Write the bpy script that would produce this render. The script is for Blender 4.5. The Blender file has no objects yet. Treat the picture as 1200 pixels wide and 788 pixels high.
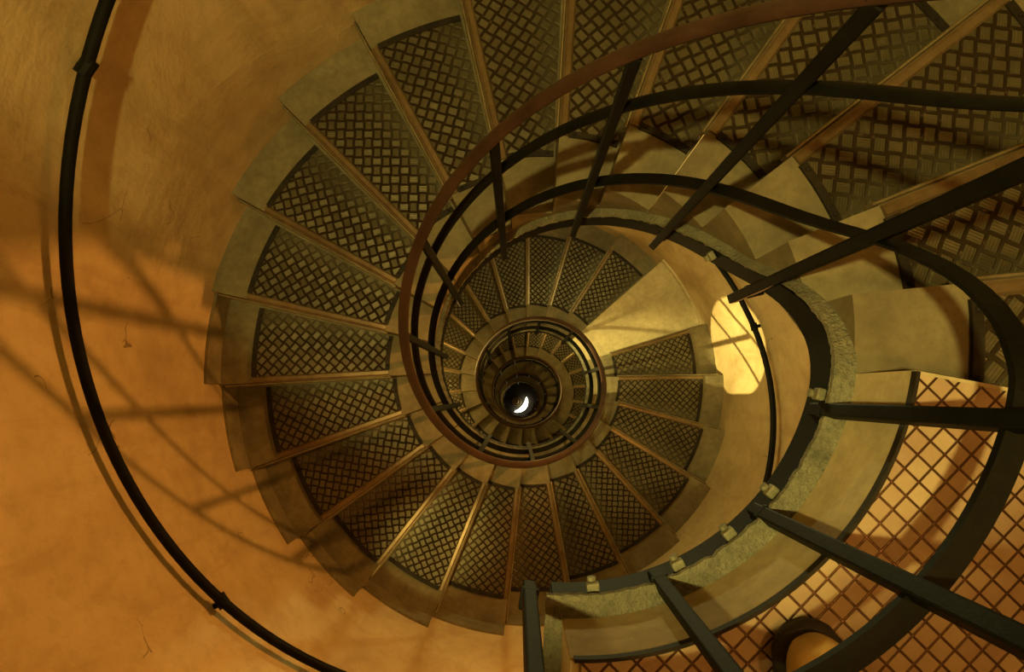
import bpy, bmesh, math, random
from math import pi, sin, cos, radians as R, degrees
from mathutils import Vector, Matrix, noise

random.seed(7)
sc = bpy.context.scene
COL = sc.collection

# ------------------------------------------------------------------ stair figures (metres)
TH0, DL, GAP, RISE = -0.18330254, 0.28176045, 0.14280525, 0.17
R_WELL, R_PLATE0, R_PLATE1, R_WALL = 0.450, 0.636, 1.215, 1.372
N_STEPS = 112
LAND_B = 25                       # small landing below the first turn
R_RAIL = 0.420

def th_n(n):                      # angle of nosing n (n may be fractional)
    g = GAP * min(max(n - (LAND_B - 1), 0.0), 1.0)
    return TH0 + n * DL + g
def z_n(n):
    return -RISE * n
def n_of_th(th):
    n = (th - TH0) / DL
    if n > LAND_B - 1:
        a = TH0 + (LAND_B - 1) * DL
        if th < a + DL + GAP: n = LAND_B - 1 + (th - a) / (DL + GAP)
        else: n = LAND_B + (th - a - DL - GAP) / DL
    return n
TH_END = -R(93.5)                 # the open end of the upper landing
FLOOR_Z = z_n(N_STEPS)

# ------------------------------------------------------------------ materials
def mat(name):
    m = bpy.data.materials.new(name); m.use_nodes = True
    nt = m.node_tree; b = nt.nodes['Principled BSDF']
    return m, nt, b
class G:
    """tiny node-graph helper"""
    def __init__(s, nt): s.nt = nt
    def n(s, t, **k):
        o = s.nt.nodes.new(t)
        for a, v in k.items(): setattr(o, a, v)
        return o
    def link(s, a, b): s.nt.links.new(a, b)
    def m(s, op, a, b=None, c=None):
        o = s.n('ShaderNodeMath', operation=op)
        for i, v in enumerate((a, b, c)):
            if v is None: continue
            if isinstance(v, (int, float)): o.inputs[i].default_value = v
            else: s.link(v, o.inputs[i])
        return o.outputs[0]
    def noise(s, vec, scale, detail=4, rough=.6, dist=0):
        o = s.n('ShaderNodeTexNoise'); o.inputs['Scale'].default_value = scale
        o.inputs['Detail'].default_value = detail; o.inputs['Roughness'].default_value = rough
        o.inputs['Distortion'].default_value = dist
        s.link(vec, o.inputs['Vector']); return o.outputs['Fac']
    def ramp(s, fac, stops, interp='LINEAR'):
        o = s.n('ShaderNodeValToRGB'); o.color_ramp.interpolation = interp
        e = o.color_ramp.elements
        while len(e) < len(stops): e.new(.5)
        for i, (p, c) in enumerate(stops):
            e[i].position = p; e[i].color = (*c, 1) if len(c) == 3 else c
        s.link(fac, o.inputs[0]); return o.outputs[0]
    def mix(s, fac, a, b, mode='MIX'):
        o = s.n('ShaderNodeMix', data_type='RGBA', blend_type=mode)
        if isinstance(fac, (int, float)): o.inputs[0].default_value = fac
        else: s.link(fac, o.inputs[0])
        for sock, v in ((o.inputs[6], a), (o.inputs[7], b)):
            if isinstance(v, tuple): sock.default_value = (*v, 1)
            else: s.link(v, sock)
        return o.outputs[2]
    def bump(s, h, b, strength=.5, dist=.01, prev=None):
        o = s.n('ShaderNodeBump'); o.inputs['Strength'].default_value = strength
        o.inputs['Distance'].default_value = dist; s.link(h, o.inputs['Height'])
        if prev is not None: s.link(prev, o.inputs['Normal'])
        if b is not None: s.link(o.outputs[0], b.inputs['Normal'])
        return o.outputs[0]
def coords(g, rand=True):
    tc = g.n('ShaderNodeTexCoord')
    if not rand: return tc.outputs['Object']
    oi = g.n('ShaderNodeObjectInfo'); va = g.n('ShaderNodeVectorMath', operation='ADD')
    sc_ = g.n('ShaderNodeVectorMath', operation='SCALE'); sc_.inputs['Scale'].default_value = 9.7
    cx = g.n('ShaderNodeCombineXYZ')
    for i in range(3): g.link(oi.outputs['Random'], cx.inputs[i])
    g.link(cx.outputs[0], sc_.inputs[0]); g.link(tc.outputs['Object'], va.inputs[0]); g.link(sc_.outputs[0], va.inputs[1])
    return va.outputs[0]

def stone_mat(name, dark, light, rough=.75, bump=.35, big=2.2, fine=34):
    m, nt, b = mat(name); g = G(nt); v = coords(g)
    n1 = g.noise(v, big, 5, .62); n2 = g.noise(v, fine, 4, .7)
    c = g.ramp(n1, [(.3, dark), (.7, light)])
    c2 = g.mix(g.m('MULTIPLY', g.ramp(n2, [(.35, (1, 1, 1)), (.6, (0, 0, 0))]), .35), c, tuple(x * .55 for x in dark))
    g.link(c2, b.inputs['Base Color']); b.inputs['Roughness'].default_value = rough
    h = g.m('ADD', n1, g.m('MULTIPLY', n2, .35))
    g.bump(h, b, bump, .01); return m
M_STONE = stone_mat('worn_limestone', (.105, .088, .045), (.22, .188, .10), big=5, bump=.3)
M_FACE = stone_mat('stone_ends', (.36, .30, .17), (.55, .47, .27), big=4, bump=.22)

def wall_mat():
    m, nt, b = mat('ochre_plaster'); g = G(nt); v = coords(g, False)
    n1 = g.noise(v, 1.6, 6, .6, .4); n2 = g.noise(v, 14, 6, .7); n3 = g.noise(v, 90, 3, .6)
    c = g.ramp(n1, [(.28, (.36, .265, .13)), (.5, (.48, .37, .19)), (.72, (.58, .48, .27))])
    # soft stains running round the drum
    mp = g.n('ShaderNodeMapping'); mp.inputs['Scale'].default_value = (3, 3, .8); g.link(v, mp.inputs[0])
    n4 = g.noise(mp.outputs[0], 2.4, 5, .65, .8)
    c = g.mix(g.m('MULTIPLY', g.ramp(n4, [(.5, (0, 0, 0)), (.72, (1, 1, 1))]), .38), c, (.27, .165, .075))
    c = g.mix(g.m('MULTIPLY', g.ramp(n2, [(.38, (1, 1, 1)), (.52, (0, 0, 0))]), .22), c, (.27, .18, .08))
    # hairline cracks in patches
    vo = g.n('ShaderNodeTexVoronoi', feature='DISTANCE_TO_EDGE'); vo.inputs['Scale'].default_value = 2.4
    dv = g.n('ShaderNodeVectorMath', operation='ADD'); nn = g.n('ShaderNodeTexNoise'); nn.inputs['Scale'].default_value = 4
    g.link(v, nn.inputs['Vector']); sc_ = g.n('ShaderNodeVectorMath', operation='SCALE'); sc_.inputs['Scale'].default_value = .35
    g.link(nn.outputs['Color'], sc_.inputs[0]); g.link(v, dv.inputs[0]); g.link(sc_.outputs[0], dv.inputs[1]); g.link(dv.outputs[0], vo.inputs['Vector'])
    crack = g.m('MULTIPLY', g.m('LESS_THAN', vo.outputs['Distance'], .0035), g.m('GREATER_THAN', g.noise(v, 2.7, 2), .61))
    c = g.mix(g.m('MULTIPLY', crack, .7), c, (.10, .06, .03))
    g.link(c, b.inputs['Base Color']); b.inputs['Roughness'].default_value = .62
    h = g.m('ADD', g.m('MULTIPLY', n2, .5), g.m('ADD', g.m('MULTIPLY', n3, .12), g.m('MULTIPLY', crack, -.4)))
    nb = g.bump(n1, None, .5, .06)
    g.bump(h, b, .35, .012, nb); return m
M_WALL = wall_mat()

def uv45(g, cell):
    tc = g.n('ShaderNodeTexCoord'); mp = g.n('ShaderNodeMapping')
    mp.inputs['Rotation'].default_value = (0, 0, pi / 4); mp.inputs['Scale'].default_value = (1 / cell, 1 / cell, 1)
    mp.vector_type = 'POINT'
    g.link(tc.outputs['Object'], mp.inputs[0])
    sp = g.n('ShaderNodeSeparateXYZ'); g.link(mp.outputs[0], sp.inputs[0])
    raw = g.n('ShaderNodeSeparateXYZ'); g.link(tc.outputs['Object'], raw.inputs[0])
    return sp.outputs[0], sp.outputs[1], raw

def weave_mat():
    """basket pattern of little ribbed pads on the steel tread plates"""
    m, nt, b = mat('checkered_steel'); g = G(nt)
    u, v, raw = uv45(g, .034)
    fu = g.m('FRACT', u); fv = g.m('FRACT', v)
    par = g.m('MODULO', g.m('ABSOLUTE', g.m('ADD', g.m('FLOOR', u), g.m('FLOOR', v))), 2.0)
    par = g.m('GREATER_THAN', par, .5)
    au = g.m('ABSOLUTE', g.m('SUBTRACT', fu, .5)); av = g.m('ABSOLUTE', g.m('SUBTRACT', fv, .5))
    # half sizes swap with the parity of the cell
    hu = g.m('ADD', .355, g.m('MULTIPLY', par, .11)); hv = g.m('SUBTRACT', .465, g.m('MULTIPLY', par, .11))
    def soft(a, h):
        o = g.n('ShaderNodeMapRange'); o.interpolation_type = 'SMOOTHSTEP'
        g.link(g.m('SUBTRACT', h, a), o.inputs[0]); o.inputs[1].default_value = -.01; o.inputs[2].default_value = .07
        return o.outputs[0]
    pad = g.m('MULTIPLY', soft(au, hu), soft(av, hv))
    # five ribs along each pad
    along = g.m('ADD', g.m('MULTIPLY', fu, g.m('SUBTRACT', 1.0, par)), g.m('MULTIPLY', fv, par))
    rib = g.m('ABSOLUTE', g.m('SINE', g.m('MULTIPLY', along, pi * 5.5)))
    vv = coords(g); n1 = g.noise(vv, 5, 5, .65); n2 = g.noise(vv, 60, 3, .7)
    # worn smooth towards the back of the tread and at its narrow end
    ang = g.m('ARCTAN2', raw.outputs[1], raw.outputs[0])          # 0 at the nosing, -DL at the back
    wr = g.n('ShaderNodeMapRange'); wr.interpolation_type = 'SMOOTHSTEP'; g.link(g.m('ADD', ang, g.m('MULTIPLY', n1, .12)), wr.inputs[0])
    wr.inputs[1].default_value = -.24; wr.inputs[2].default_value = -.10; wr.inputs[3].default_value = .25
    keep = wr.outputs[0]
    padk = g.m('SUBTRACT', 1.0, g.m('MULTIPLY', g.m('SUBTRACT', 1.0, pad), keep))
    steel = g.ramp(n1, [(.3, (.06, .053, .028)), (.7, (.125, .110, .060))])
    col = g.mix(padk, (.026, .018, .010), steel)
    g.link(g.m('MULTIPLY', padk, .5), b.inputs['Specular IOR Level'])
    col = g.mix(g.m('MULTIPLY', g.ramp(n2, [(.6, (0, 0, 0)), (.75, (1, 1, 1))]), .3), col, (.30, .22, .12))
    g.link(col, b.inputs['Base Color']); b.inputs['Metallic'].default_value = .6
    ro = g.n('ShaderNodeMapRange'); g.link(n1, ro.inputs[0]); ro.inputs[3].default_value = .30; ro.inputs[4].default_value = .5
    g.link(g.m('ADD', ro.outputs[0], g.m('MULTIPLY', g.m('SUBTRACT', 1.0, padk), .45)), b.inputs['Roughness']); g.link(g.m('MULTIPLY', padk, .5), b.inputs['Metallic'])
    h = g.m('MULTIPLY', g.m('MULTIPLY', g.m('ADD', pad, g.m('MULTIPLY', g.m('MULTIPLY', rib, pad), .16)), keep), 1.0)
    h = g.m('ADD', h, g.m('MULTIPLY', n2, .12))
    g.bump(h, b, .8, .004); return m
M_WEAVE = weave_mat()

def diamond_mat():
    m, nt, b = mat('diamond_floor_plate'); g = G(nt)
    u, v, raw = uv45(g, .0247)
    au = g.m('ABSOLUTE', g.m('SUBTRACT', g.m('FRACT', u), .5)); av = g.m('ABSOLUTE', g.m('SUBTRACT', g.m('FRACT', v), .5))
    d = g.m('MAXIMUM', au, av)
    vv = coords(g); n1 = g.noise(vv, 7, 5, .7); n2 = g.noise(vv, 70, 3, .7)
    cu = g.n('ShaderNodeCombineXYZ'); g.link(g.m('FLOOR', u), cu.inputs[0]); g.link(g.m('FLOOR', v), cu.inputs[1])
    wn = g.n('ShaderNodeTexWhiteNoise'); g.link(cu.outputs[0], wn.inputs['Vector'])
    c = g.ramp(n1, [(.3, (.24, .155, .085)), (.7, (.42, .33, .20))])
    c = g.mix(.35, c, g.ramp(wn.outputs['Value'], [(0, (.20, .10, .06)), (1, (.46, .38, .23))]))
    line = g.ramp(d, [(.425, (0, 0, 0)), (.455, (1, 1, 1))])
    c = g.mix(line, c, (.12, .066, .035))
    g.link(c, b.inputs['Base Color']); g.link(g.m('MULTIPLY', line, .7), b.inputs['Metallic']); g.link(g.m('SUBTRACT', .62, g.m('MULTIPLY', line, .36)), b.inputs['Roughness'])
    o = g.n('ShaderNodeMapRange'); o.interpolation_type = 'SMOOTHSTEP'; g.link(d, o.inputs[0])
    o.inputs[1].default_value = .42; o.inputs[2].default_value = .49
    h = g.m('ADD', o.outputs[0], g.m('MULTIPLY', n2, .25))
    g.bump(h, b, .8, .004); return m
M_DIAMOND = diamond_mat()

def metal(name, dark, light, rough=.5, metallic=.3, scale=9, bump=.3, dist=.004, spec=None):
    m, nt, b = mat(name); g = G(nt); v = coords(g)
    n1 = g.noise(v, scale, 5, .65); n2 = g.noise(v, scale * 7, 3, .7)
    c = g.ramp(g.m('ADD', g.m('MULTIPLY', n1, .7), g.m('MULTIPLY', n2, .3)), [(.35, dark), (.65, light)])
    g.link(c, b.inputs['Base Color']); b.inputs['Metallic'].default_value = metallic; b.inputs['Roughness'].default_value = rough
    if spec is not None: b.inputs['Specular IOR Level'].default_value = spec
    g.bump(n2, b, bump, dist); return m
M_IRON = metal('black_painted_iron', (.003, .0032, .0022), (.007, .0075, .0052), .55, .0, 12, .25, .002, .08)
M_HAND = metal('brown_handrail', (.018, .008, .0055), (.045, .021, .013), .4, .0, 8, .15, .002, .35)
M_NOSE = metal('worn_brown_nosing', (.10, .066, .032), (.21, .15, .075), .33, .5, 6, .2, .002)
M_LIP = metal('worn_steel_lip', (.16, .13, .07), (.30, .26, .15), .3, .6, 12, .2, .002)
M_STRIP = metal('dark_edge_strip', (.010, .008, .005), (.028, .022, .014), .6, .0, 20, .3, .002, .15)
M_DUST = metal('dusty_grey_flange', (.10, .10, .065), (.26, .25, .16), .85, 0, 16, .9, .012)
M_BOLT = metal('painted_bolt', (.12, .12, .07), (.26, .25, .15), .6, .2, 30, .3, .002)
M_FLOOR = stone_mat('bottom_paving', (.05, .04, .025), (.10, .08, .05))
M_SHOE = metal('tan_leather', (.46, .34, .13), (.62, .48, .20), .5, 0, 9, .2, .002)
M_SOLE = metal('black_sole', (.012, .012, .010), (.025, .022, .018), .7, 0, 12, .3, .002)
M_LACE = metal('brown_lace', (.10, .06, .03), (.16, .10, .05), .8, 0, 30, .3, .002)
M_PLINTH = stone_mat('pale_plinth', (.40, .34, .2), (.6, .52, .32), big=6)
M_BRASS = metal('brass', (.42, .32, .10), (.65, .50, .18), .35, .7, 20, .1, .002)
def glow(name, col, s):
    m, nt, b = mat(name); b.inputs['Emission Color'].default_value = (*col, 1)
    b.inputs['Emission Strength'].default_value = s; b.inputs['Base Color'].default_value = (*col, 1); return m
M_GLOW = glow('lit_floor_glow', (1, .93, .74), 9)  # self-lit colour for the bright floor crescent, not a real fitting

# ------------------------------------------------------------------ mesh helpers
def build(name, bm, m, parent=None, smooth=False):
    bmesh.ops.recalc_face_normals(bm, faces=bm.faces)
    me = bpy.data.meshes.new(name); bm.to_mesh(me); bm.free()
    if smooth:
        for p in me.polygons: p.use_smooth = True
    me.materials.append(m)
    o = bpy.data.objects.new(name, me); COL.objects.link(o); o.parent = parent
    return o
def tag(o, label=None, cat=None, group=None, kind=None):
    for k, v in (('label', label), ('category', cat), ('group', group), ('kind', kind)):
        if v: o[k] = v
    return o
def empty(name, loc=(0, 0, 0), rz=0):
    o = bpy.data.objects.new(name, None); COL.objects.link(o)
    o.location = loc; o.rotation_euler = (0, 0, rz); o.empty_display_size = .1; return o
def sector(bm, r0, r1, a0, a1, top, bot, seg=8):
    """ring sector slab; top/bot are numbers or functions of the fraction along the arc"""
    f = lambda z, t: z(t) if callable(z) else z
    rings = []
    for i in range(seg + 1):
        t = i / seg; a = a0 + (a1 - a0) * t
        rings.append([bm.verts.new((r * cos(a), r * sin(a), z)) for r, z in
                      ((r0, f(bot, t)), (r1, f(bot, t)), (r1, f(top, t)), (r0, f(top, t)))])
    for p, q in zip(rings, rings[1:]):
        for k in range(4): bm.faces.new((p[k], p[(k + 1) % 4], q[(k + 1) % 4], q[k]))
    bm.faces.new(rings[0][::-1]); bm.faces.new(rings[-1])
def sweep(bm, prof, path, closed=False, jitter=None):
    """profile (radial, z) carried round the axis; path = list of (angle, radius, z)"""
    rings = []
    for i, (a, r, z) in enumerate(path):
        ring = []
        for k, (dr, dz) in enumerate(prof):
            j = jitter(i, k, a) if jitter else 0
            ring.append(bm.verts.new(((r + dr + j) * cos(a), (r + dr + j) * sin(a), z + dz)))
        rings.append(ring)
    K = len(prof)
    for p, q in zip(rings, rings[1:]):
        for k in range(K): bm.faces.new((p[k], p[(k + 1) % K], q[(k + 1) % K], q[k]))
    bm.faces.new(rings[0][::-1]); bm.faces.new(rings[-1])
def circ(rx, rz, n=12, flat=1.0):
    return [(rx * cos(2 * pi * k / n), max(-rz * flat, rz * sin(2 * pi * k / n))) for k in range(n)]
def tube(bm, pts, r, n=10):
    """round tube along 3-D points"""
    pts = [Vector(p) for p in pts]; rings = []
    rr = r if isinstance(r, (list, tuple)) else [r] * len(pts)
    for i, p in enumerate(pts):
        d = (pts[min(i + 1, len(pts) - 1)] - pts[max(i - 1, 0)]).normalized()
        up = Vector((0, 0, 1)) if abs(d.z) < .9 else Vector((1, 0, 0))
        x = d.cross(up).normalized(); y = d.cross(x)
        rings.append([bm.verts.new(p + (x * cos(2 * pi * k / n) + y * sin(2 * pi * k / n)) * rr[i]) for k in range(n)])
    for p, q in zip(rings, rings[1:]):
        for k in range(n): bm.faces.new((p[k], p[(k + 1) % n], q[(k + 1) % n], q[k]))
    bm.faces.new(rings[0][::-1]); bm.faces.new(rings[-1])
def box(bm, cx, cy, cz, sx, sy, sz, rz=0, bev=0):
    r = bmesh.ops.create_cube(bm, size=1, matrix=Matrix.Translation((cx, cy, cz)) @ Matrix.Rotation(rz, 4, 'Z') @ Matrix.Diagonal((sx, sy, sz, 1)))
    if bev:
        es = {e for v in r['verts'] for e in v.link_edges}
        bmesh.ops.bevel(bm, geom=list(es), offset=bev, segments=2, affect='EDGES', profile=.6)
def chamfer(bm, w, seg=2, ang=R(40)):
    es = [e for e in bm.edges if len(e.link_faces) == 2 and e.calc_face_angle(0) > ang]
    bmesh.ops.bevel(bm, geom=es, offset=w, segments=seg, affect='EDGES', profile=.5)

# ------------------------------------------------------------------ the drum wall, bottom floor, ceiling
bm = bmesh.new()
NS = 128; Z0, Z1 = FLOOR_Z - .3, 2.35
zs = [Z0 + (Z1 - Z0) * i / 24 for i in range(25)]
ri, ro = R_WALL, R_WALL + .35
inn = [[bm.verts.new((ri * cos(2 * pi * k / NS), ri * sin(2 * pi * k / NS), z)) for k in range(NS)] for z in zs]
out = [[bm.verts.new((ro * cos(2 * pi * k / NS), ro * sin(2 * pi * k / NS), z)) for k in range(NS)] for z in (zs[0], zs[-1])]
for p, q in zip(inn, inn[1:]):
    for k in range(NS): bm.faces.new((p[k], q[k], q[(k + 1) % NS], p[(k + 1) % NS]))
for k in range(NS):
    j = (k + 1) % NS
    bm.faces.new((out[0][k], out[0][j], out[1][j], out[1][k]))
    bm.faces.new((inn[0][k], inn[0][j], out[0][j], out[0][k]))
    bm.faces.new((inn[-1][k], out[1][k], out[1][j], inn[-1][j]))
wall = build('wall_round', bm, M_WALL, smooth=True); tag(wall, kind='structure')
def disc(name, z, r, m, h=.1):
    bm = bmesh.new(); bmesh.ops.create_cone(bm, cap_ends=True, segments=96, radius1=r, radius2=r, depth=h, matrix=Matrix.Translation((0, 0, z - h / 2)))
    return build(name, bm, m)
tag(disc('floor', FLOOR_Z, R_WALL + .1, M_FLOOR), kind='structure')
tag(disc('ceiling', Z1 + .1, R_WALL + .35, M_WALL), kind='structure')

# ------------------------------------------------------------------ steps
EMB = .001                               # how far a step is let into the wall
def step_block(span, name='stone_block'):
    bm = bmesh.new(); a0, a1 = -span + .0012, -.0012
    k = RISE
    sector(bm, R_WELL, R_WALL + EMB, a0, a1, 0.0, lambda t: -.09 - k * t, 10)
    chamfer(bm, .005)
    return bm
def step_parts():
    e = []
    a_back, a_front = -DL + .018, 0
    bm = bmesh.new()
    a0 = -DL + .012
    # front nosing width is constant in metres, so build plate as polygon fan strips
    nose = .027
    def ring(r, z):
        af = -nose / r
        return [(r, a0 + (af - a0) * i / 6, z) for i in range(7)]
    rs = [R_PLATE0 + .012, .8, 1.0, R_PLATE1 - .012]
    top = [[bm.verts.new((r * cos(a), r * sin(a), .006)) for r, a, z in ring(rr, 0)] for rr in rs]
    bot = [[bm.verts.new((r * cos(a), r * sin(a), 0)) for r, a, z in ring(rr, 0)] for rr in rs]
    for A in (top, bot):
        for p, q in zip(A, A[1:]):
            for i in range(6): bm.faces.new((p[i], p[i + 1], q[i + 1], q[i]))
    for A, B in ((top[0], bot[0]), (top[-1], bot[-1]), ([t[0] for t in top], [t[0] for t in bot]), ([t[-1] for t in top], [t[-1] for t in bot])):
        for i in range(len(A) - 1): bm.faces.new((A[i], B[i], B[i + 1], A[i + 1]))
    plate = bm
    # rounded nosing bar along the front edge (local +x is the nosing line)
    bm = bmesh.new()
    prof = [(-nose, -.001), (-nose, .006), (-.022, .010), (-.008, .010), (-.002, .005), (-.001, -.004), (.001, -.004), (.001, -.030), (-.000, -.030), (-.002, -.001)]
    A = [bm.verts.new((R_PLATE0 - .002, y, z)) for y, z in prof]; B = [bm.verts.new((R_PLATE1 + .004, y, z)) for y, z in prof]
    for i in range(len(prof)): bm.faces.new((A[i], A[(i + 1) % len(prof)], B[(i + 1) % len(prof)], B[i]))
    bm.faces.new(A[::-1]); bm.faces.new(B)
    nosing = bm
    bm = bmesh.new()
    prof = [(.0015, -.006), (.0035, -.003), (.008, -.004), (.010, -.009), (.010, -.032), (.0015, -.032)]
    A = [bm.verts.new((R_PLATE0 - .01, y, z)) for y, z in prof]; B = [bm.verts.new((R_WALL - .03, y, z)) for y, z in prof]
    for i in range(len(prof)): bm.faces.new((A[i], A[(i + 1) % len(prof)], B[(i + 1) % len(prof)], B[i]))
    bm.faces.new(A[::-1]); bm.faces.new(B)
    lip = bm
    strips = []
    for rr0, rr1 in ((R_PLATE0 - .006, R_PLATE0 + .012), (R_PLATE1 - .012, R_PLATE1 + .010)):
        bm = bmesh.new(); sector(bm, rr0, rr1, a0, -nose / rr0, .009, -.001, 6)
        for t in (.12, .88):
            a = a0 * (1 - t) + (-nose / rr0) * t; r = (rr0 + rr1) / 2
            bmesh.ops.create_uvsphere(bm, u_segments=8, v_segments=5, radius=.0055, matrix=Matrix.Translation((r * cos(a), r * sin(a), .009)))
        strips.append(bm)
    return plate, nosing, lip, strips

def ordw(n):
    w = ['', 'first', 'second', 'third', 'fourth', 'fifth', 'sixth', 'seventh', 'eighth', 'ninth', 'tenth', 'eleventh', 'twelfth', 'thirteenth',
         'fourteenth', 'fifteenth', 'sixteenth', 'seventeenth', 'eighteenth', 'nineteenth', 'twentieth', 'twenty-first', 'twenty-second', 'twenty-third', 'twenty-fourth']
    return w[n]
SIDE = {1: 'at the right edge of the photo', 2: 'at the upper right, half in brown shadow', 3: 'at the upper right corner', 4: 'under the black rail at the top right',
        5: 'at the top, right of centre', 6: 'at the top centre', 7: 'at the top centre behind the brown handrail', 8: 'at the top, left of centre',
        9: 'at the upper left', 10: 'at the upper left beside the wall', 11: 'at the left', 12: 'at the far left', 13: 'left, just below the middle',
        14: 'at the lower left', 15: 'at the lower left, nosing bright yellow', 16: 'at the bottom left, nosing glinting',
        17: 'at the bottom, left of centre', 18: 'at the bottom centre', 19: 'at the bottom, right of centre', 20: 'at the lower right inside the landing',
        21: 'at the right, below the middle', 22: 'at the right of the well', 23: 'beside the lit wall patch', 24: 'just above the small bare landing'}
block_o = plate_o = nosing_o = None; strip_o = []
for n in range(1, N_STEPS):
    root = empty('stair_step' if n != LAND_B else 'quarter_landing', (0, 0, z_n(n)), th_n(n))
    if n == LAND_B:
        bm = step_block(DL + GAP); build('stone_slab', bm, M_FACE, root)
        tag(root, 'small bare stone landing without a steel plate, one turn down the well', 'landing'); continue
    src = []
    if block_o is None:
        block_o = build('stone_block', step_block(DL), M_STONE, root)
        pl, no, lp, st = step_parts()
        plate_o = build('checkered_plate', pl, M_WEAVE, root); nosing_o = build('nosing', no, M_NOSE, root); lip_o = build('riser_lip', lp, M_LIP, root)
        strip_o = [build('edge_strip', s, M_STRIP, root) for s in st]
    else:
        for o in [block_o, plate_o, nosing_o, lip_o] + strip_o:
            if n > 58 and o is not block_o: continue
            c = o.copy(); COL.objects.link(c); c.parent = root
    if 12 <= n <= 19:
        bm = bmesh.new(); sector(bm, R_WALL - .012, R_WALL, -DL + .003, -.003, .135, .001, 6)
        build('skirting_stone', bm, M_STONE, root)
    if n < LAND_B:
        tag(root, '%s stone step down from the diamond-plate landing, %s' % (ordw(n), SIDE[n]), 'step', 'steps of the upper turn')
    elif n < 48:
        tag(root, '%s stone step down from the small bare stone landing' % (ordw(n - LAND_B)), 'step', 'steps of the second turn')
    else:
        t = (n - 48) // 22
        tag(root, ['narrow-looking stone step deep in the well, on the turn below the second',
                   'dim tiny stone step far down near the dark bottom of the well',
                   'almost black stone step on the last turn above the bottom floor'][min(t, 2)], 'step', ['steps of the third turn', 'steps of the fourth turn', 'steps of the last turn'][min(t, 2)])

bm = bmesh.new(); sector(bm, R_WALL - .016, R_WALL + .002, th_n(LAND_B - 1) + .02, th_n(LAND_B), z_n(LAND_B) + .045, z_n(LAND_B) + .0005, 16)
tag(build('trim_1', bm, M_PLINTH), kind='structure')
# ------------------------------------------------------------------ upper landing
land = empty('upper_landing')
tag(land, 'top landing floored with orange-brown diamond-pattern plates at the lower right', 'landing')
bm = bmesh.new(); sector(bm, R_WELL, R_WALL + EMB, TH_END + .03, TH0 - .0012, 0, -.26, 30); chamfer(bm, .006)
build('stone_slab', bm, M_FACE, land)
bm = bmesh.new(); sector(bm, R_WELL + .004, R_WALL - .004, TH_END + .06, TH0 - .012, .006, 0, 30)
build('diamond_plate', bm, M_DIAMOND, land)
bm = bmesh.new(); sector(bm, R_WELL - .001, R_WELL + .0038, TH_END + .04, TH0 - .004, .007, -.006, 40)
build('edge_angle', bm, M_STRIP, land)

# ------------------------------------------------------------------ iron stringer under the step ends
def helix(n0, n1, rel, r, per=8, drop=0):
    out = []; k = int((n1 - n0) * per)
    for i in range(k + 1):
        n = n0 + (n1 - n0) * i / k
        out.append((th_n(n), r, z_n(n) + rel))
    return out
def land_path(rel_land, rel, r, blend=1.2, k=60):
    """level along the landing, then easing into the helix"""
    p = []
    for i in range(k):
        a = TH_END + (TH0 - TH_END) * i / k; p.append((a, r, rel_land))
    return p
def full_path(rel_land, rel, r, per=8, nmax=N_STEPS - 1, a_start=None):
    a_start = TH_END if a_start is None else a_start
    p = []; K = 60
    nb = 2.0                                    # blend length in steps
    for i in range(K):
        a = a_start + (TH0 - a_start) * i / K; p.append((a, r, rel_land))
    k = int(nmax * per)
    for i in range(k + 1):
        n = nmax * i / k; zh = z_n(n) + rel; 
        z = min(rel_land, zh) if rel_land < zh or n > nb else rel_land + (zh - rel_land) * (n / nb)
        p.append((th_n(n), r, z))
    # smooth the knee
    for _ in range(14):
        zs_ = [q[2] for q in p]
        for i in range(40, min(len(p) - 1, 110)):
            p[i] = (p[i][0], p[i][1], (zs_[i - 1] + zs_[i] * 2 + zs_[i + 1]) / 4)
    return p
string = empty('iron_stringer')
tag(string, 'dusty grey iron stringer curving round the well under the step ends', 'stringer')
def jag(i, k, a):
    return (max(0, min(1, (a - TH0) / .4)) * .008 + noise.noise(Vector((a * 31, 0, 3.1))) * .003 + noise.noise(Vector((a * 90, 5, 1))) * .004) if k in (0, 3) else 0
bm = bmesh.new()
sweep(bm, [(-.032, 0), (.001, .004), (.001, -.012), (-.032, -.012)], full_path(-.158, -.195, R_WELL, 16), jitter=jag)
build('flange', bm, M_DUST, string)
bm = bmesh.new()
sweep(bm, [(-.026, 0), (-.014, 0), (-.014, -.085), (-.026, -.085)], full_path(-.170, -.207, R_WELL, 8))
web = build('web', bm, M_IRON, string)
for d_ in (-85, -66, -53, -40, -16, 29):
    a = R(d_); n = max(n_of_th(a), 0); z = -.200 if a < TH0 else z_n(n) - .235
    bm = bmesh.new(); box(bm, (R_WELL - .035) * cos(a), (R_WELL - .035) * sin(a), z + .01, .014, .020, .018, a, .003)
    tube(bm, [((R_WELL - .03) * cos(a), (R_WELL - .03) * sin(a), z), ((R_WELL - .048) * cos(a), (R_WELL - .048) * sin(a), z)], .007, 8)
    build('clamp_bolt', bm, M_BOLT, string)
# stringer return along the open end of the landing
bm = bmesh.new()
ux, uy = cos(TH_END), sin(TH_END); px, py = -uy, ux
def endbar(bm, r0, r1, s0, s1, z0, z1):
    vs = [[bm.verts.new((ux * r + px * s, uy * r + py * s, z)) for r, s in ((r0, s0), (r1, s0), (r1, s1), (r0, s1))] for z in (z0, z1)]
    for k in range(4): bm.faces.new((vs[0][k], vs[0][(k + 1) % 4], vs[1][(k + 1) % 4], vs[1][k]))
    bm.faces.new(vs[0][::-1]); bm.faces.new(vs[1])
endbar(bm, .418, R_WALL, -.012, .040, -.170, -.157)
bmesh.ops.subdivide_edges(bm, edges=bm.edges[:], cuts=3)
build('end_flange', bm, M_DUST, string)
bm = bmesh.new(); endbar(bm, .43, R_WALL, -.002, .010, -.25, -.170); build('end_web', bm, M_IRON, string)

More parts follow.
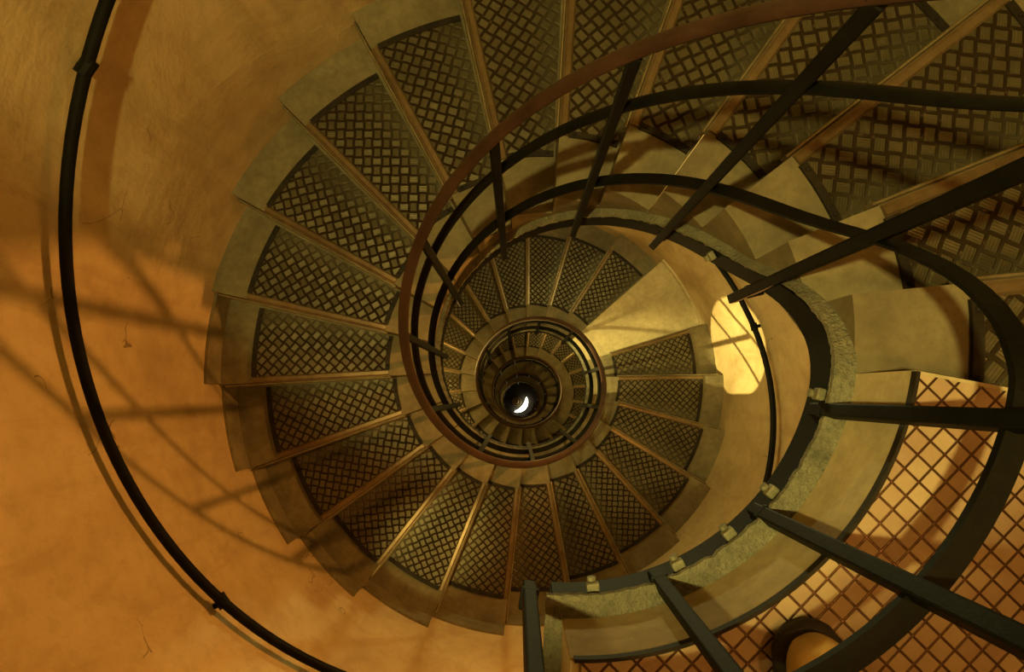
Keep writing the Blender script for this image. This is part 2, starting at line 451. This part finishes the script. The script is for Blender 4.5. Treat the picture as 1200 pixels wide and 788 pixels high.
# ------------------------------------------------------------------ well balustrade (one continuous iron thing)
bal = empty('well_balustrade')
tag(bal, 'black iron balustrade with brown handrail spiralling down round the open well', 'balustrade')
a_s = -R(98.5)
bm = bmesh.new(); sweep(bm, circ(.0155, .014, 12), full_path(.90, .815, R_RAIL, 6, a_start=a_s)); build('handrail', bm, M_HAND, bal, True)
bm = bmesh.new(); sweep(bm, circ(.0125, .0125, 10), full_path(.62, .600, R_RAIL, 6, a_start=a_s)); build('middle_rail', bm, M_IRON, bal, True)
bm = bmesh.new(); sweep(bm, [(-.013, -.005), (.013, -.005), (.013, .005), (-.013, .005)], [(a_, r_ + (.016 if a_ < TH0 else .016 * max(0, 1 - (a_ - TH0) / .5)), z_) for a_, r_, z_ in full_path(.222, .160, R_RAIL, 6, a_start=a_s)]); build('lower_rail', bm, M_IRON, bal)
bang = [-98.5, -71, -45, -19.2, 14, 45, 76, 108, 140, 172, 204]
a = 204
nn = n_of_th(R(204))
while nn < N_STEPS - 3:
    nn += 2.0; bang.append(degrees(th_n(nn)))
for d_ in bang:
    a = R(d_)
    if a < TH0: zb, zt = -.22, .89
    else:
        n = n_of_th(a); zb, zt = z_n(n) - .37, z_n(n) + .81
    bm = bmesh.new(); rb = R_RAIL + (.006 if a < TH0 else -.004); box(bm, rb * cos(a), rb * sin(a), (zb + zt) / 2, .021, .021, zt - zb, a, .003)
    o = build('baluster', bm, M_IRON, bal)
    bm = bmesh.new()
    zc = zb + (.045 if a < TH0 else .10)
    box(bm, (R_RAIL + .012) * cos(a), (R_RAIL + .012) * sin(a), zc, .034, .028, .016, a, .003)
    build('foot_bracket', bm, M_IRON, o)
# guard along the open end of the landing
for r in (.62, .86, 1.10):
    bm = bmesh.new(); box(bm, ux * r - px * .025, uy * r - py * .025, .34, .026, .026, 1.12, TH_END, .004); build('baluster', bm, M_IRON, bal)
for z, rr, m_, nm in ((.90, .02, M_HAND, 'handrail'), (.62, .016, M_IRON, 'middle_rail'), (.21, .014, M_IRON, 'lower_rail')):
    bm = bmesh.new(); tube(bm, [(ux * r - px * .03, uy * r - py * .03, z) for r in (.42, .7, 1.0, R_WALL - .01)], rr); build(nm, bm, m_, bal, True)

# ------------------------------------------------------------------ wall handrail
wr = empty('wall_handrail')
tag(wr, 'thin black tubular handrail fixed along the curved plaster wall', 'handrail')
bm = bmesh.new(); sweep(bm, circ(.0165, .0165, 12), helix(2, N_STEPS - 4, .985, 1.322, 6)); build('rail', bm, M_IRON, wr, True)
brk = [149, 217, 268, 319, 372]; nn = n_of_th(R(372))
while nn < N_STEPS - 8:
    nn += 3.5; brk.append(degrees(th_n(nn)))
for d_ in brk:
    a = R(d_); z = z_n(n_of_th(a)) + .985
    bm = bmesh.new()
    tube(bm, [(1.322 * cos(a), 1.322 * sin(a), z - .014), (1.335 * cos(a), 1.335 * sin(a), z - .035), (R_WALL + .004, 0, 0) if False else ((R_WALL + .004) * cos(a), (R_WALL + .004) * sin(a), z - .036)], .010, 8)
    tube(bm, [(1.322 * cos(a) + .022 * sin(a), 1.322 * sin(a) - .022 * cos(a), z), (1.322 * cos(a) - .022 * sin(a), 1.322 * sin(a) + .022 * cos(a), z)], .0205, 10)
    build('bracket', bm, M_IRON, wr)

# ------------------------------------------------------------------ shoe on the landing
shoe = empty('shoe', (.268, -.405, .006), math.atan2(-.94, .36))
tag(shoe, 'tan leather shoe with rounded toe standing on the diamond plate', 'shoe')
def loft(bm, secs, n=20):
    """secs: (x, half width, height, y shift, base z) rounded cross-sections"""
    rings = []
    for x, w, h, ys, zb in secs:
        ring = []
        for k in range(n):
            t = 2 * pi * k / n
            cy, cz = cos(t), sin(t)
            y = ys + w * math.copysign(abs(cy) ** .75, cy)
            z = zb + h * .5 + h * .5 * math.copysign(abs(cz) ** .8, cz)
            ring.append(bm.verts.new((x, y, z)))
        rings.append(ring)
    for p, q in zip(rings, rings[1:]):
        for k in range(n): bm.faces.new((p[k], p[(k + 1) % n], q[(k + 1) % n], q[k]))
    bm.faces.new(rings[0][::-1]); bm.faces.new(rings[-1])
up = [(0.004, .012, .020, 0, .022), (.010, .024, .034, 0, .020), (.024, .036, .046, 0, .018), (.045, .043, .053, 0, .018), (.075, .047, .060, .001, .018), (.105, .047, .070, .002, .018),
      (.135, .044, .085, .002, .018), (.165, .040, .098, .001, .018), (.195, .037, .104, 0, .018), (.235, .036, .108, 0, .018), (.268, .033, .110, 0, .018), (.283, .020, .096, 0, .020)]
bm = bmesh.new(); loft(bm, up); o = build('upper', bm, M_SHOE, shoe, True); md = o.modifiers.new('s', 'SUBSURF'); md.levels = md.render_levels = 1
so = [(-.006, .014, .020, 0, 0), (0, .028, .022, 0, 0), (.012, .039, .024, 0, 0), (.040, .049, .025, 0, 0), (.080, .052, .025, .001, 0), (.13, .050, .025, .002, 0), (.19, .043, .027, 0, 0), (.26, .042, .030, 0, 0), (.29, .030, .030, 0, 0)]
bm = bmesh.new(); loft(bm, so); build('sole', bm, M_SOLE, shoe, True)
bm = bmesh.new()
for x, z in ((.125, .098), (.145, .109), (.165, .118)):
    tube(bm, [(x, -.024, z - .010), (x + .004, 0, z), (x, .024, z - .010)], .003, 6)
build('laces', bm, M_LACE, shoe, True)

# ------------------------------------------------------------------ bottom of the well
glow_panel = empty('floor_glow', (-.05, -.02, FLOOR_Z))  # added glowing crescent stands in for brightly lit floor
tag(glow_panel, 'added white glowing crescent standing in for brightly lit floor at the very bottom of the well', 'glow_panel')
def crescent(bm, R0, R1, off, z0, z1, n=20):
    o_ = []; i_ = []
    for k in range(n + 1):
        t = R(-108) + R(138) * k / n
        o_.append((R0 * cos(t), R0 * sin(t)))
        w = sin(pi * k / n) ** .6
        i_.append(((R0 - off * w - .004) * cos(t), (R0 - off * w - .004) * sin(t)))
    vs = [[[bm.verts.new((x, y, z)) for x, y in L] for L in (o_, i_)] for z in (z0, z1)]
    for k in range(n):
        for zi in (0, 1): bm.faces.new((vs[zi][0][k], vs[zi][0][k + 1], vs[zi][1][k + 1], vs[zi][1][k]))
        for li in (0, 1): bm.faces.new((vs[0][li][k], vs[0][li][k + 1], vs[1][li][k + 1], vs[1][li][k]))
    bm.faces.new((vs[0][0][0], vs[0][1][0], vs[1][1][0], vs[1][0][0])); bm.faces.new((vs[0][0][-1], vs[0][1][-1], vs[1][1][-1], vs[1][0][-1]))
bm = bmesh.new(); crescent(bm, .30, 0, .13, .03, .06); build('glow_face', bm, M_GLOW, glow_panel)
bm = bmesh.new(); crescent(bm, .31, 0, .15, 0, .032); build('glow_base', bm, M_STRIP, glow_panel)
post = empty('brass_post', (-.08, -.0, FLOOR_Z)); tag(post, 'small round brass post beside the white glare at the bottom of the well', 'post')
bm = bmesh.new(); bmesh.ops.create_cone(bm, cap_ends=True, segments=32, radius1=.135, radius2=.12, depth=.12, matrix=Matrix.Translation((0, 0, .06))); build('base', bm, M_BRASS, post)
bm = bmesh.new(); bmesh.ops.create_cone(bm, cap_ends=True, segments=24, radius1=.07, radius2=.05, depth=.2, matrix=Matrix.Translation((0, 0, .22))); build('knob', bm, M_BRASS, post)

# ------------------------------------------------------------------ light
def light(name, kind, loc, col, power, size=.04, aim=None, **k):
    d = bpy.data.lights.new(name, kind); d.color = col; d.energy = power
    if kind == 'AREA': d.size = size
    else: d.shadow_soft_size = size
    for a_, v in k.items(): setattr(d, a_, v)
    o = bpy.data.objects.new(name, d); COL.objects.link(o); o.location = loc
    if aim is not None: o.rotation_euler = (Vector(aim) - Vector(loc)).to_track_quat('-Z', 'Y').to_euler()
    return o
def cyl(az, r, z): return (r * cos(R(az)), r * sin(R(az)), z)
YEL = (1, .66, .17); ORG = (1, .41, .08); OLV = (1, .78, .22)
light('ceiling_light', 'SPOT', (-.6, -.2, 2.15), OLV, 270, .035, aim=(.15, 1.0, -1.2), spot_size=R(55), spot_blend=.25)
light('ceiling_light', 'POINT', (-.6, -.2, 2.15), OLV, 9, .035)
light('landing_light', 'POINT', cyl(-30, 1.2, 1.9), (1, .48, .11), 32, .05)
light('under_stair_light', 'SPOT', cyl(22, 1.15, -1.15), ORG, 118, .03, aim=cyl(197, R_WALL, -1.9), spot_size=R(96), spot_blend=.35)
light('under_stair_light', 'POINT', cyl(-25, 1.0, -1.5), ORG, 13, .03)
light('turn_light', 'POINT', cyl(195, 1.1, -3.05), YEL, 16, .04)
light('turn_light', 'POINT', cyl(80, 1.0, -2.4), (.95, .86, .33), 30, .04)  # unseen light added to brighten the second-turn steps with greener yellow
light('face_spot', 'SPOT', cyl(195, 1.1, -3.3), (1, .8, .25), 330, .03, aim=(.44, -.05, -4.2), spot_size=R(30), spot_blend=.6)  # unseen spot added to brighten the well-side step faces
o = light('beam_light', 'SPOT', cyl(195, 1.0, -2.95), (1, .8, .27), 520, .012, aim=cyl(8, R_WALL, -3.55), spot_size=R(16), spot_blend=.05)
o.scale = (1, 1.5, 1)
light('wall_spot', 'SPOT', cyl(240, 1.33, -.6), (1, .76, .2), 85, .02, aim=(-.50, -.90, -2.65), spot_size=R(19), spot_blend=.9)
z = -5.4; i = 0
while z > FLOOR_Z + 1:
    light('lower_light', 'POINT', cyl((195, 70, 310)[i % 3], 1.1, z + .3), YEL, 26 if z > -11 else 13, .05); z -= 1.9; i += 1  # unseen lights added at intervals to lift the dark lower turns

# the lower shaft leans a little off the plumb line of the top turn
def lean(z):
    return Vector((0, .023 * min(0, z + 4.9), 0))
seen_mesh = set()
for o in sc.objects:
    if o.parent is not None and o.parent.type == 'EMPTY' and o.parent.location.length > 0: continue
    if o.parent is not None and o.parent.type == 'MESH' and o.parent.parent and o.parent.parent.location.length > 0: continue
    if o.type == 'MESH' and o.data.name not in seen_mesh:
        seen_mesh.add(o.data.name)
        for v in o.data.vertices: v.co += lean(v.co.z)
    elif o.parent is None: o.location += lean(o.location.z)
w = bpy.data.worlds.new('World'); sc.world = w; w.use_nodes = True
w.node_tree.nodes['Background'].inputs[0].default_value = (0, 0, 0, 1)

# ------------------------------------------------------------------ camera
tx, ty = .0848716, -.00672336
M1 = Matrix(((1, 0, 0), (0, cos(tx), sin(tx)), (0, -sin(tx), cos(tx))))
M2 = Matrix(((cos(ty), 0, sin(ty)), (0, 1, 0), (-sin(ty), 0, cos(ty))))
W2C = M2 @ M1
cd = bpy.data.cameras.new('camera'); cam = bpy.data.objects.new('camera', cd); COL.objects.link(cam)
cd.sensor_width = 36; cd.lens = 24; cd.clip_start = .02; cd.clip_end = 100
cam.matrix_world = Matrix.Translation((-.08252397, -.11405272, .90336531)) @ W2C.transposed().to_4x4()
sc.camera = cam
sc.view_settings.view_transform = 'Standard'; sc.view_settings.look = 'None'
sc.view_settings.gamma = 1; sc.view_settings.use_curve_mapping = False
sc.view_settings.exposure = 0
